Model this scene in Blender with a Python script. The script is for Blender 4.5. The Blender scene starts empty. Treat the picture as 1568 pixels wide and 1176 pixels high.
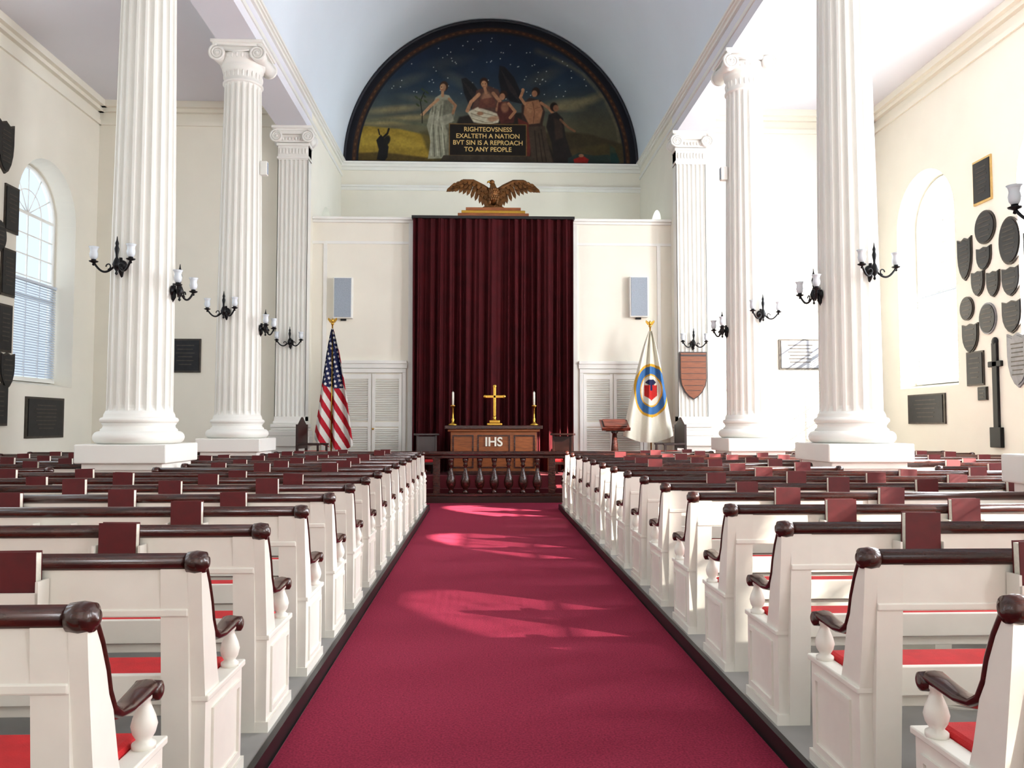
import bpy, bmesh, math, random
import numpy as np
from mathutils import Matrix, Vector, noise
random.seed(4); np.random.seed(4)
scene=bpy.context.scene
XC=0.22
# ------------------------------------------------------------------ materials
def lin(c):
    return tuple((x/12.92 if x<=0.04045 else ((x+0.055)/1.055)**2.4) for x in c)
def rgb(r,g,b): return lin((r/255,g/255,b/255))
def mat(name,col,rough=0.5,metal=0.0,ns=6.0,namt=0.06,bump=0.0,bs=60.0,coat=0.0,stretch=None,sheen=0.0,detail=4.0,spec=None):
    m=bpy.data.materials.new(name); m.use_nodes=True
    nt=m.node_tree; b=nt.nodes['Principled BSDF']
    c=rgb(*col)
    tc=nt.nodes.new('ShaderNodeTexCoord'); mp=nt.nodes.new('ShaderNodeMapping')
    nt.links.new(tc.outputs['Object'],mp.inputs['Vector'])
    if stretch: mp.inputs['Scale'].default_value=stretch
    n=nt.nodes.new('ShaderNodeTexNoise'); n.inputs['Scale'].default_value=ns; n.inputs['Detail'].default_value=detail
    nt.links.new(mp.outputs['Vector'],n.inputs['Vector'])
    r=nt.nodes.new('ShaderNodeValToRGB')
    r.color_ramp.elements[0].position=0.3; r.color_ramp.elements[1].position=0.7
    r.color_ramp.elements[0].color=tuple(max(0,x*(1-namt)) for x in c)+(1,)
    r.color_ramp.elements[1].color=tuple(min(1,x*(1+namt)) for x in c)+(1,)
    nt.links.new(n.outputs['Fac'],r.inputs['Fac']); nt.links.new(r.outputs['Color'],b.inputs['Base Color'])
    b.inputs['Roughness'].default_value=rough; b.inputs['Metallic'].default_value=metal
    if spec is not None: b.inputs['Specular IOR Level'].default_value=spec
    if coat: b.inputs['Coat Weight'].default_value=coat
    if sheen: b.inputs['Sheen Weight'].default_value=sheen
    if bump:
        n2=nt.nodes.new('ShaderNodeTexNoise'); n2.inputs['Scale'].default_value=bs
        nt.links.new(mp.outputs['Vector'],n2.inputs['Vector'])
        bp=nt.nodes.new('ShaderNodeBump'); bp.inputs['Strength'].default_value=bump; bp.inputs['Distance'].default_value=0.01
        nt.links.new(n2.outputs['Fac'],bp.inputs['Height']); nt.links.new(bp.outputs['Normal'],b.inputs['Normal'])
    return m
def attr_mat(name,rough=0.7,ns=30,amt=0.15):
    m=bpy.data.materials.new(name); m.use_nodes=True; nt=m.node_tree; b=nt.nodes['Principled BSDF']
    a=nt.nodes.new('ShaderNodeAttribute'); a.attribute_name='Col'
    tc=nt.nodes.new('ShaderNodeTexCoord'); n=nt.nodes.new('ShaderNodeTexNoise'); n.inputs['Scale'].default_value=ns
    nt.links.new(tc.outputs['Object'],n.inputs['Vector'])
    mr=nt.nodes.new('ShaderNodeMapRange'); mr.inputs['To Min'].default_value=1-amt; mr.inputs['To Max'].default_value=1+amt
    nt.links.new(n.outputs['Fac'],mr.inputs['Value'])
    mx=nt.nodes.new('ShaderNodeVectorMath'); mx.operation='SCALE'
    nt.links.new(a.outputs['Color'],mx.inputs[0]); nt.links.new(mr.outputs['Result'],mx.inputs['Scale'])
    nt.links.new(mx.outputs['Vector'],b.inputs['Base Color']); b.inputs['Roughness'].default_value=rough
    b.inputs['Specular IOR Level'].default_value=0.25
    return m
M_wall=mat('plaster_cream',(240,235,220),0.75,ns=1.5,namt=0.02,bump=0.05,bs=40)
M_white=mat('white_paint',(238,237,230),0.45,ns=3,namt=0.02)
M_col=mat('column_paint',(238,236,229),0.5,ns=2,namt=0.02)
M_pew=mat('pew_paint',(234,231,220),0.38,ns=5,namt=0.04)
M_ceil=mat('ceiling_plaster',(228,228,234),0.8,ns=1,namt=0.01)
M_vault=mat('vault_plaster',(225,233,240),0.8,ns=0.6,namt=0.02)
M_mah=mat('mahogany',(56,22,14),0.26,ns=8,namt=0.5,coat=0.25,stretch=(1,6,6))
M_wood=mat('altar_wood',(142,78,36),0.4,ns=6,namt=0.3,stretch=(1,6,6))
M_dwood=mat('dark_wood',(42,18,12),0.35,ns=6,namt=0.3)
M_cush=mat('red_cushion',(198,24,30),0.8,ns=14,namt=0.12,bump=0.2,bs=200)
M_carpet=mat('crimson_carpet',(138,38,62),0.95,ns=90,namt=0.32,bump=0.35,bs=400,spec=0.15)
M_floor=mat('stone_floor',(146,144,140),0.5,ns=3,namt=0.12)
M_curt=mat('velvet_curtain',(62,5,11),0.8,ns=3,namt=0.25,spec=0.2)
M_iron=mat('dark_iron',(22,22,24),0.4,0.6,namt=0.1)
M_shade=mat('frosted_glass',(215,222,228),0.25,ns=4,namt=0.03)
M_gold=mat('polished_brass',(205,160,70),0.25,1.0,ns=6,namt=0.1)
M_eagle=mat('gilded_bronze',(106,68,30),0.42,0.55,ns=12,namt=0.5)
M_plq=mat('bronze_plaque',(26,26,30),0.4,0.4,ns=10,namt=0.3)
M_plq2=mat('bronze_rim',(66,60,54),0.4,0.5,ns=10,namt=0.3)
M_plqg=mat('pewter_plaque',(128,128,132),0.45,0.3,ns=10,namt=0.2)
M_cand=mat('candle_wax',(240,236,220),0.5)
M_book=mat('hymnal_cover',(84,8,14),0.55,ns=20,namt=0.15)
M_page=mat('book_pages',(232,228,212),0.8,ns=90,namt=0.08)
M_spk=mat('speaker_cloth',(158,168,178),0.8,ns=60,namt=0.1)
M_goldp=mat('gold_lettering',(214,180,110),0.6,ns=20,namt=0.1)
M_shield=mat('shield_wood',(138,76,42),0.45,ns=6,namt=0.25,stretch=(1,6,10))
M_stage=mat('chancel_carpet',(96,18,30),0.9,ns=100,namt=0.2)
M_slat=mat('blind_slat',(205,214,224),0.5,namt=0.01)
M_blk=mat('black_trim',(18,14,14),0.4)
M_navy=mat('mural_border',(22,24,34),0.6,ns=8,namt=0.2)

# ------------------------------------------------------------------ mesh builder
class B:
    def __init__(s): s.v=[];s.f=[];s.m=[];s.sm=[];s.mats=[];s.M=Matrix.Identity(4)
    def mi(s,m):
        if m not in s.mats: s.mats.append(m)
        return s.mats.index(m)
    def add(s,vs,fs,m,smooth=False,M=None):
        T=s.M@M if M is not None else s.M
        o=len(s.v); k=s.mi(m)
        s.v+= [tuple(T@Vector(p)) for p in vs]
        for f in fs: s.f.append(tuple(o+i for i in f)); s.m.append(k); s.sm.append(smooth)
    def box(s,x0,x1,y0,y1,z0,z1,m,bev=0,M=None):
        if bev:
            bm=bmesh.new(); bmesh.ops.create_cube(bm,size=1)
            for v in bm.verts: v.co=Vector(((x0+x1)/2+v.co.x*(x1-x0),(y0+y1)/2+v.co.y*(y1-y0),(z0+z1)/2+v.co.z*(z1-z0)))
            bmesh.ops.bevel(bm,geom=bm.edges[:],offset=bev,segments=2,affect='EDGES',profile=0.5)
            bm.verts.index_update()
            s.add([tuple(v.co) for v in bm.verts],[tuple(v.index for v in f.verts) for f in bm.faces],m,False,M); bm.free(); return
        vs=[(x,y,z) for z in (z0,z1) for y in (y0,y1) for x in (x0,x1)]
        s.add(vs,[(0,2,3,1),(4,5,7,6),(0,1,5,4),(2,6,7,3),(0,4,6,2),(1,3,7,5)],m,False,M)
    def lathe(s,prof,m,seg=20,smooth=True,M=None):
        vs=[];fs=[];n=len(prof)
        for r,z in prof:
            for i in range(seg):
                a=2*math.pi*i/seg; vs.append((r*math.cos(a),r*math.sin(a),z))
        for j in range(n-1):
            for i in range(seg):
                a=j*seg+i;b=j*seg+(i+1)%seg
                fs.append((a,b,b+seg,a+seg))
        fs.append(tuple(range(seg-1,-1,-1))); fs.append(tuple((n-1)*seg+i for i in range(seg)))
        s.add(vs,fs,m,smooth,M)
    def tube(s,path,rad,m,seg=8,M=None,sq=(1,1)):
        P=[Vector(p) for p in path]; n=len(P)
        if not hasattr(rad,'__len__'): rad=[rad]*n
        vs=[];fs=[];N=None
        for i in range(n):
            t=(P[min(i+1,n-1)]-P[max(i-1,0)]).normalized()
            if N is None:
                N=Vector((1,0,0)) if abs(t.x)<0.9 else Vector((0,0,1))
            N=(N-t*N.dot(t)).normalized(); Bn=t.cross(N)
            for k in range(seg):
                a=2*math.pi*k/seg
                vs.append(tuple(P[i]+N*math.cos(a)*rad[i]*sq[0]+Bn*math.sin(a)*rad[i]*sq[1]))
        for i in range(n-1):
            for k in range(seg):
                a=i*seg+k;b=i*seg+(k+1)%seg; fs.append((a,b,b+seg,a+seg))
        fs.append(tuple(range(seg-1,-1,-1))); fs.append(tuple((n-1)*seg+i for i in range(seg)))
        s.add(vs,fs,m,True,M)
    def prism(s,poly,d0,d1,m,M=None,smooth=False):
        n=len(poly); vs=[(x,d0,z) for x,z in poly]+[(x,d1,z) for x,z in poly]
        fs=[tuple(range(n)),tuple(range(2*n-1,n-1,-1))]+[(i,n+i,n+(i+1)%n,(i+1)%n) for i in range(n)]
        s.add(vs,fs,m,smooth,M)
    def ell(s,c,r,m,M=None,rot=None,seg=16,rings=10):
        vs=[];fs=[]
        R=rot.to_matrix() if rot is not None else Matrix.Identity(3)
        for j in range(rings+1):
            p=math.pi*j/rings
            for i in range(seg):
                a=2*math.pi*i/seg
                q=R@Vector((r[0]*math.sin(p)*math.cos(a),r[1]*math.sin(p)*math.sin(a),r[2]*math.cos(p)))
                vs.append((c[0]+q.x,c[1]+q.y,c[2]+q.z))
        for j in range(rings):
            for i in range(seg):
                a=j*seg+i;b=j*seg+(i+1)%seg; fs.append((a,a+seg,b+seg,b))
        s.add(vs,fs,m,True,M)
    def mesh(s,name):
        me=bpy.data.meshes.new(name); me.from_pydata(s.v,[],s.f)
        for m in s.mats: me.materials.append(m)
        me.polygons.foreach_set('material_index',s.m); me.polygons.foreach_set('use_smooth',s.sm)
        bm=bmesh.new(); bm.from_mesh(me); bmesh.ops.recalc_face_normals(bm,faces=bm.faces[:]); bm.to_mesh(me); bm.free()
        me.update(); return me
    def obj(s,name,loc=(0,0,0),rz=0):
        return inst(name,s.mesh(name),loc,rz)
def inst(name,me,loc=(0,0,0),rz=0):
    o=bpy.data.objects.new(name,me); o.location=loc; o.rotation_euler=(0,0,rz)
    scene.collection.objects.link(o); return o
def T(x,y,z): return Matrix.Translation((x,y,z))
def RZ(a): return Matrix.Rotation(a,4,'Z')
def RX(a): return Matrix.Rotation(a,4,'X')
def RY(a): return Matrix.Rotation(a,4,'Y')

# ------------------------------------------------------------------ room shell
XL=XC-8.70; XR=XC+8.70; YE=17.75; YB=-6.0; YLUN=21.5; ZC=8.65; RV=4.0; BI=4.05; BO=4.72; ZS=8.03
WIN_Y=[15.8,11.9,8.0,4.1,0.2,-3.7]; WS=5.65; W0=2.3
def archprof(hw,z0,zs,n=20):
    p=[(-hw,z0),(hw,z0),(hw,zs)]
    for i in range(1,n): 
        a=math.pi*i/n; p.append((hw*math.cos(a),zs+hw*math.sin(a)))
    p.append((-hw,zs)); return p
def cutter(yc,xin,xout,hwi=1.05,hwo=0.95,z0=W0,zs=WS):
    A=archprof(hwi,z0,zs); C=archprof(hwo,z0+0.1,zs); n=len(A)
    b=B()
    def lerp(t): return [( xin+(xout-xin)*t, yc+A[i][0]+(C[i][0]-A[i][0])*t, A[i][1]+(C[i][1]-A[i][1])*t) for i in range(n)]
    vs=lerp(-0.1)+lerp(1.1)
    fs=[tuple(range(n)),tuple(range(2*n-1,n-1,-1))]+[(i,n+i,n+(i+1)%n,(i+1)%n) for i in range(n)]
    b.add(vs,fs,M_white); return b.obj('cut')
def cut(wall,cutters):
    for c in cutters:
        md=wall.modifiers.new('b','BOOLEAN'); md.operation='DIFFERENCE'; md.object=c; md.solver='EXACT'
    dg=bpy.context.evaluated_depsgraph_get(); dg.update()
    me=bpy.data.meshes.new_from_object(wall.evaluated_get(dg))
    wall.modifiers.clear(); wall.data=me
    for c in cutters: bpy.data.objects.remove(c,do_unlink=True)
def simplebox(name,x0,x1,y0,y1,z0,z1,m):
    b=B(); b.box(x0,x1,y0,y1,z0,z1,m); return b.obj(name)
wl=simplebox('wall_left',XL-0.5,XL,YB-0.3,YE+0.5,-0.1,8.8,M_wall)
cut(wl,[cutter(y,XL,XL-0.5) for y in WIN_Y])
wr=simplebox('wall_right',XR,XR+0.5,YB-0.3,YE+0.5,-0.1,8.8,M_wall)
cut(wr,[cutter(y,XR,XR+0.5) for y in WIN_Y])
simplebox('wall_end_left',XL,XC-BI,YE,YE+0.5,-0.1,8.8,M_wall)
simplebox('wall_end_right',XC+BI,XR,YE,YE+0.5,-0.1,8.8,M_wall)
wa=simplebox('wall_chancel_left',XC-BI-0.3,XC-BI,YE+0.5,YLUN,-0.1,8.7,M_wall)
cut(wa,[cutter(19.6,XC-BI,XC-BI-0.3,0.75,0.7,3.0,6.1)])
wb=simplebox('wall_chancel_right',XC+BI,XC+BI+0.3,YE+0.5,YLUN,-0.1,8.7,M_wall)
cut(wb,[cutter(19.6,XC+BI,XC+BI+0.3,0.75,0.7,3.0,6.1)])
simplebox('wall_front',XC-4.6,XC+4.6,YLUN,YLUN+0.3,-0.1,13,M_wall)
simplebox('wall_back',XL-0.5,XR+0.5,YB-0.3,YB,-0.1,13,M_wall)
simplebox('floor',XL-0.5,XR+0.5,YB-0.3,YLUN+0.3,-0.2,0,M_floor)
b=B(); n=72; vs=[];fs=[]
for i in range(n+1):
    a=math.pi*i/n
    for y in (YB-0.3,YLUN+0.1): vs.append((XC-RV*math.cos(a),y,ZC+RV*math.sin(a)))
for i in range(n): fs.append((2*i,2*i+1,2*i+3,2*i+2))
b.add(vs,fs,M_vault,True)
b.box(XL-0.5,XC-RV,YB-0.3,YE+0.5,ZC,ZC+0.2,M_ceil)
b.box(XC+RV,XR+0.5,YB-0.3,YE+0.5,ZC,ZC+0.2,M_ceil)
b.box(XC-RV-0.4,XC-RV,YE+0.4,YLUN+0.3,ZC,ZC+0.2,M_ceil)
b.box(XC+RV,XC+RV+0.4,YE+0.4,YLUN+0.3,ZC,ZC+0.2,M_ceil)
b.obj('ceiling')
for sgn,nm in ((-1,'trim_1'),(1,'trim_2')):
    b=B()
    def X(a): return XC+sgn*a
    def bx(a0,a1,y0,y1,z0,z1,m):
        x0,x1=sorted((X(a0),X(a1))); b.box(x0,x1,y0,y1,z0,z1,m)
    bx(BI,BO,YB,YE,ZS,8.66,M_ceil)
    for (p,z0,z1) in ((0.025,8.22,8.30),(0.05,8.50,8.56),(0.09,8.56,8.60),(0.12,8.60,8.65)):
        bx(BI-p,BI+0.01,YB,YLUN,z0,z1,M_white)
        bx(BO-0.01,BO+p,YB,YE,z0,z1,M_white)
    b.obj(nm)
def cornice(b,p0,p1,nrm,zt):
    for d,h0,h1 in ((0.05,0.50,0.40),(0.10,0.22,0.14),(0.20,0.14,0.0)):
        xs=[p0[0],p1[0],p0[0]+nrm[0]*d,p1[0]+nrm[0]*d]; ys=[p0[1],p1[1],p0[1]+nrm[1]*d,p1[1]+nrm[1]*d]
        b.box(min(xs),max(xs),min(ys),max(ys),zt-h0,zt-h1,M_wall)
b=B(); cornice(b,(XL,YB),(XL,YE),(1,0),ZC); cornice(b,(XL,YE),(XC-BO,YE),(0,-1),ZC); b.obj('trim_3')
b=B(); cornice(b,(XR,YB),(XR,YE),(-1,0),ZC); cornice(b,(XC+BO,YE),(XR,YE),(0,-1),ZC); b.obj('trim_4')
b=B()
for d,z0,z1 in ((0.04,7.86,7.94),(0.08,7.94,7.99),(0.05,8.40,8.48),(0.12,8.48,8.55),(0.18,8.55,8.60)):
    b.box(XC-BI,XC+BI,YLUN-d,YLUN,z0,z1,M_white)
b.obj('trim_5')
b=B(); b.box(XL,XL+0.04,YB,YE,0,0.25,M_white); b.obj('baseboard_left')
b=B(); b.box(XR-0.04,XR,YB,YE,0,0.25,M_white); b.obj('baseboard_right')

# ------------------------------------------------------------------ windows
def window_mesh(hw,z0,zs,blind=None,tilt=0.3,rows=8):
    b=B()
    def arc(r,z,n=20): return [(r*math.cos(math.pi*i/n),0,z+r*math.sin(math.pi*i/n)) for i in range(n+1)]
    fw=0.05
    path=[(hw-fw/2,0,z0)]+arc(hw-fw/2,zs)+[(-hw+fw/2,0,z0)]
    b.tube(path,0.045,M_white,4)
    b.box(-hw,hw,-0.10,0.03,z0-0.02,z0+0.06,M_white)
    for i in range(-1,2): b.box(i*hw/2-0.014,i*hw/2+0.014,-0.015,0.015,z0,zs,M_white)
    for j in range(1,rows): 
        z=z0+(zs-z0)*j/rows; t=0.03 if j==rows//2 else 0.012
        b.box(-hw,hw,-0.017,0.017,z-t,z+t,M_white)
    b.box(-hw,hw,-0.02,0.02,zs-0.03,zs+0.03,M_white)
    b.tube(arc(hw*0.5,zs),0.014,M_white,4)
    for k in range(1,6):
        a=math.pi*k/6; b.tube([(0,0,zs),(hw*math.cos(a),0,zs+hw*math.sin(a))],0.012,M_white,4)
    if blind:
        zz=z0+0.1
        def w_at(z): return hw-0.03 if z<zs else math.sqrt(max(0.01,hw*hw-(z-zs)**2))-0.01
        while zz<blind:
            ww=w_at(zz)
            b.box(-ww,ww,-0.027,0.027,-0.0015,0.0015,M_slat,M=T(0,-0.09,zz)@RX(tilt)); zz+=0.05
        ww=w_at(blind+0.05); b.box(-ww,ww,-0.12,-0.06,blind,blind+0.05,M_slat)
    return b
for i,y in enumerate(WIN_Y):
    bl=window_mesh(0.95,W0+0.1,WS,4.3,0.75); bl.obj('window_%d'%(i+1),(XL-0.40,y,0),math.pi/2)
    if y>15: br=window_mesh(0.95,W0+0.1,WS,4.2,0.3)
    elif y>11: br=window_mesh(0.95,W0+0.1,WS,4.0,0.576)
    elif y>7: br=window_mesh(0.95,W0+0.1,WS,4.6,0.576)
    elif y>3: br=window_mesh(0.95,W0+0.1,WS,6.15,1.1)
    else: br=window_mesh(0.95,W0+0.1,WS,6.5,1.2)
    br.obj('window_%d'%(i+7),(XR+0.40,y,0),-math.pi/2)
window_mesh(0.7,3.1,6.1).obj('window_13',(XC-BI-0.25,19.6,0),math.pi/2)
window_mesh(0.7,3.1,6.1).obj('window_14',(XC+BI+0.25,19.6,0),-math.pi/2)

# ------------------------------------------------------------------ columns
def volute(b,cx,cz,y0,y1,r,dirx,m):
    seg=24
    prof=[(r*0.94,y0),(r*0.80,y0+(y1-y0)*0.25),(r*0.62,(y0+y1)/2),(r*0.80,y0+(y1-y0)*0.75),(r*0.94,y1)]
    b.lathe(prof,m,seg,True,T(cx,0,cz)@RX(-math.pi/2))
    for yy in (y0,y1):
        pts=[];rd=[]
        for i in range(56):
            t=i/55; a=math.pi/2+dirx*(-1)*t*2.5*2*math.pi
            rr=r*(1-0.80*t); pts.append((cx+rr*math.cos(a),yy,cz+rr*math.sin(a))); rd.append(0.024*(1-0.55*t))
        b.tube(pts,rd,m,6)
        b.ell((cx,yy,cz),(0.032,0.025,0.032),m,seg=10,rings=6)
ZA=ZS
def capital(b,zt,m):
    w=0.44; d=0.42
    b.box(-w,w,-d,d,zt-0.05,zt,m,0.008); b.box(-w+0.03,w-0.03,-d+0.03,d-0.03,zt-0.08,zt-0.05,m)
    y0,y1=-d+0.05,d-0.05
    for sx in (-1,1): volute(b,sx*0.335,zt-0.215,y0,y1,0.138,sx,m)
    b.box(-0.34,0.34,y0+0.02,y1-0.02,zt-0.17,zt-0.075,m,0.01)
    b.tube([(-0.34,y0,zt-0.085),(0.34,y0,zt-0.085)],0.018,m,6)
    b.tube([(-0.2,y0,zt-0.17),(0,y0,zt-0.185),(0.2,y0,zt-0.17)],0.015,m,6)
def column_mesh():
    b=B(); m=M_col
    b.box(-0.42,0.42,-0.42,0.42,0,1.08,m,0.01)
    b.box(-0.46,0.46,-0.46,0.46,0,0.18,m,0.01); b.box(-0.46,0.46,-0.46,0.46,1.02,1.10,m,0.01)
    b.box(-0.52,0.52,-0.52,0.52,1.10,1.32,m,0.015)
    prof=[(0.0,1.32)]
    for i in range(9):
        a=-math.pi/2+math.pi*i/8; prof.append((0.435+0.075*math.cos(a),1.395+0.075*math.sin(a)))
    prof+=[(0.43,1.475),(0.43,1.49),(0.405,1.51),(0.40,1.54),(0.42,1.565)]
    for i in range(7):
        a=-math.pi/2+math.pi*i/6; prof.append((0.405+0.035*math.cos(a),1.60+0.035*math.sin(a)))
    prof+=[(0.40,1.64),(0.395,1.67),(0.375,1.71),(0.0,1.71)]
    b.lathe(prof,m,48)
    zt=ZA-0.66
    NF=20; fr=[0,0.14,0.17,0.26,0.38,0.5,0.62,0.74,0.83,0.86]; lv=[1.70,1.74,1.78,2.4,3.2,4,5,6,6.8,zt-0.09,zt-0.04,zt]
    vs=[];fs=[]
    for z in lv:
        t=(z-1.7)/(zt-1.7); R=0.372-0.066*(t**1.5)
        dep=0 if z in (lv[0],lv[-1]) else (0.6 if z in(lv[1],lv[-2]) else 1)
        for k in range(NF):
            for f in fr:
                u=(f-0.5)/0.36; g=math.sqrt(max(0,1-u*u)) if abs(u)<1 else 0
                r=R*(1-0.125*g*dep); a=2*math.pi*(k+f)/NF
                vs.append((r*math.cos(a),r*math.sin(a),z))
    q=NF*len(fr)
    for j in range(len(lv)-1):
        for i in range(q):
            a=j*q+i;c=j*q+(i+1)%q; fs.append((a,c,c+q,a+q))
    b.add(vs,fs,m)
    z=ZA-8.2
    b.lathe([(0.306,7.53+z),(0.335,7.545+z),(0.335,7.565+z),(0.31,7.58+z),(0.31,7.78+z),(0.33,7.80+z),(0.34,7.82+z),(0.33,7.84+z),(0.35,7.87+z),(0.385,7.93+z),(0.39,7.98+z),(0.37,8.03+z),(0.0,8.03+z)],m,48)
    for k in range(28):
        a=2*math.pi*k/28; b.ell((0.375*math.cos(a),0.375*math.sin(a),7.955+z),(0.026,0.026,0.045),m,seg=8,rings=6)
    for k in range(24):
        a=2*math.pi*k/24; b.ell((0.312*math.cos(a),0.312*math.sin(a),7.68+z),(0.018,0.018,0.06),m,seg=6,rings=5)
    capital(b,ZA,m)
    return b.mesh('ionic_column')
CM=column_mesh(); CY=[9.9,13.78,5.7,1.6,-2.5]; CX=4.38
for sgn in (-1,1):
    for y in CY: inst('ionic_column',CM,(XC+sgn*CX,y,0))
def pil_mesh():
    b=B(); m=M_col; W=0.33; Z=ZA-8.2
    b.box(-0.40,0.40,-0.10,0.25,0,1.1,m,0.01); b.box(-0.44,0.44,-0.16,0.25,1.08,1.30,m,0.012)
    for r,z0,z1 in ((0.10,1.30,1.42),(0.06,1.42,1.48),(0.075,1.48,1.56),(0.03,1.56,1.62)):
        b.box(-W-r,W+r,-r-0.05,0.25,z0,z1,m,0.02)
    prof=[];nf=7;bw=2*W/nf
    for k in range(nf):
        x0=-W+k*bw
        prof.append((x0,0))
        for i in range(9):
            a=math.pi*i/8; prof.append((x0+bw*0.5-bw*0.36*math.cos(a),0.04*math.sin(a)))
    prof.append((W,0)); n=len(prof)
    vs=[(x,-0.05+y,1.6) for x,y in prof]+[(x,-0.05+y,7.55+Z) for x,y in prof]
    b.add(vs,[(i,i+1,n+i+1,n+i) for i in range(n-1)],m)
    b.box(-W,-W+0.02,-0.05,0.25,1.6,7.8+Z,m); b.box(W-0.02,W,-0.05,0.25,1.6,7.8+Z,m)
    b.box(-W,W,-0.052,0.25,7.5+Z,7.85+Z,m); b.box(-W,W,-0.052,0.25,1.6,1.72,m)
    b.box(-W-0.02,W+0.02,-0.075,0.25,7.52+Z,7.57+Z,m,0.008); b.box(-W-0.03,W+0.03,-0.09,0.25,7.80+Z,7.86+Z,m,0.01)
    for k in range(9):
        b.ell((-0.28+k*0.07,-0.06,7.69+Z),(0.02,0.02,0.07),m,seg=8,rings=6); b.ell((-0.28+k*0.07,-0.12,7.94+Z),(0.026,0.03,0.04),m,seg=8,rings=6)
    b.box(-W-0.02,W+0.02,-0.11,0.25,7.87+Z,8.03+Z,m,0.01)
    w=0.44
    b.box(-w,w,-0.24,0.25,8.14+Z,8.2+Z,m,0.008); b.box(-w+0.03,w-0.03,-0.2,0.25,8.10+Z,8.14+Z,m)
    for sx in (-1,1): volute(b,sx*0.335,7.975+Z,-0.2,0.2,0.138,sx,m)
    b.box(-0.34,0.34,-0.18,0.2,8.03+Z,8.11+Z,m,0.01)
    return b.mesh('ionic_pilaster')
PM=pil_mesh()
inst('ionic_pilaster',PM,(XC-CX,17.5,0)); inst('ionic_pilaster',PM,(XC+CX,17.5,0))

# ------------------------------------------------------------------ sconces
def sconce_mesh():
    b=B(); m=M_iron; b.M=Matrix.Scale(0.92,4)
    b.lathe([(0,0),(0.075,0.0),(0.07,0.02),(0.03,0.035),(0.02,0.05),(0,0.05)],m,20,M=RX(math.pi/2))
    b.tube([(0,0,-0.16),(0,-0.02,-0.08),(0,-0.03,0.1)],[0.008,0.035,0.02],m,10)
    b.tube([(0,-0.03,0),(0,-0.10,0.0)],0.018,m,8)
    b.lathe([(0.0,-0.14),(0.02,-0.12),(0.01,-0.09),(0.04,-0.04),(0.052,0.0),(0.035,0.05),(0.015,0.09),(0.018,0.13),(0.026,0.17),(0.03,0.2),(0.018,0.24),(0.024,0.27),(0.010,0.31),(0.004,0.36),(0,0.36)],m,14,M=T(0,-0.10,0))
    for sx in (-1,1):
        pts=[]
        for i in range(15):
            t=i/14; pts.append((sx*(0.03+0.25*t),-0.10-0.08*t,-0.02-0.09*math.sin(t*math.pi*0.95)+0.06*t*t))
        b.tube(pts,[0.014]*15,m,8)
        pts=[(sx*(0.10+0.035*math.cos(a*0.6)),-0.13,-0.03+0.035*math.sin(a*0.6)) for a in range(9)]
        b.tube(pts,0.009,m,6)
        Mx=T(sx*0.28,-0.18,0.03)
        b.lathe([(0,-0.05),(0.018,-0.04),(0.012,-0.015),(0.05,0.0),(0.058,0.012),(0.03,0.02),(0.028,0.05),(0,0.05)],m,14,M=Mx)
        b.lathe([(0.026,0.03),(0.045,0.06),(0.052,0.10),(0.042,0.14),(0.05,0.175),(0.064,0.195),(0.058,0.193),(0.036,0.14),(0.044,0.10),(0.02,0.05)],M_shade,18,M=Mx)
    return b.mesh('wall_sconce')
SM=sconce_mesh()
for sgn in (-1,1):
    for y in CY:
        a=math.radians(17)*sgn
        inst('wall_sconce',SM,(XC+sgn*CX+0.352*math.sin(a),y-0.352*math.cos(a),3.42),a)
        inst('wall_sconce',SM,(XC+sgn*(CX-0.352),y,3.18),-sgn*math.pi/2)
    inst('wall_sconce',SM,(XC+sgn*CX,17.445,3.32),0)

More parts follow.
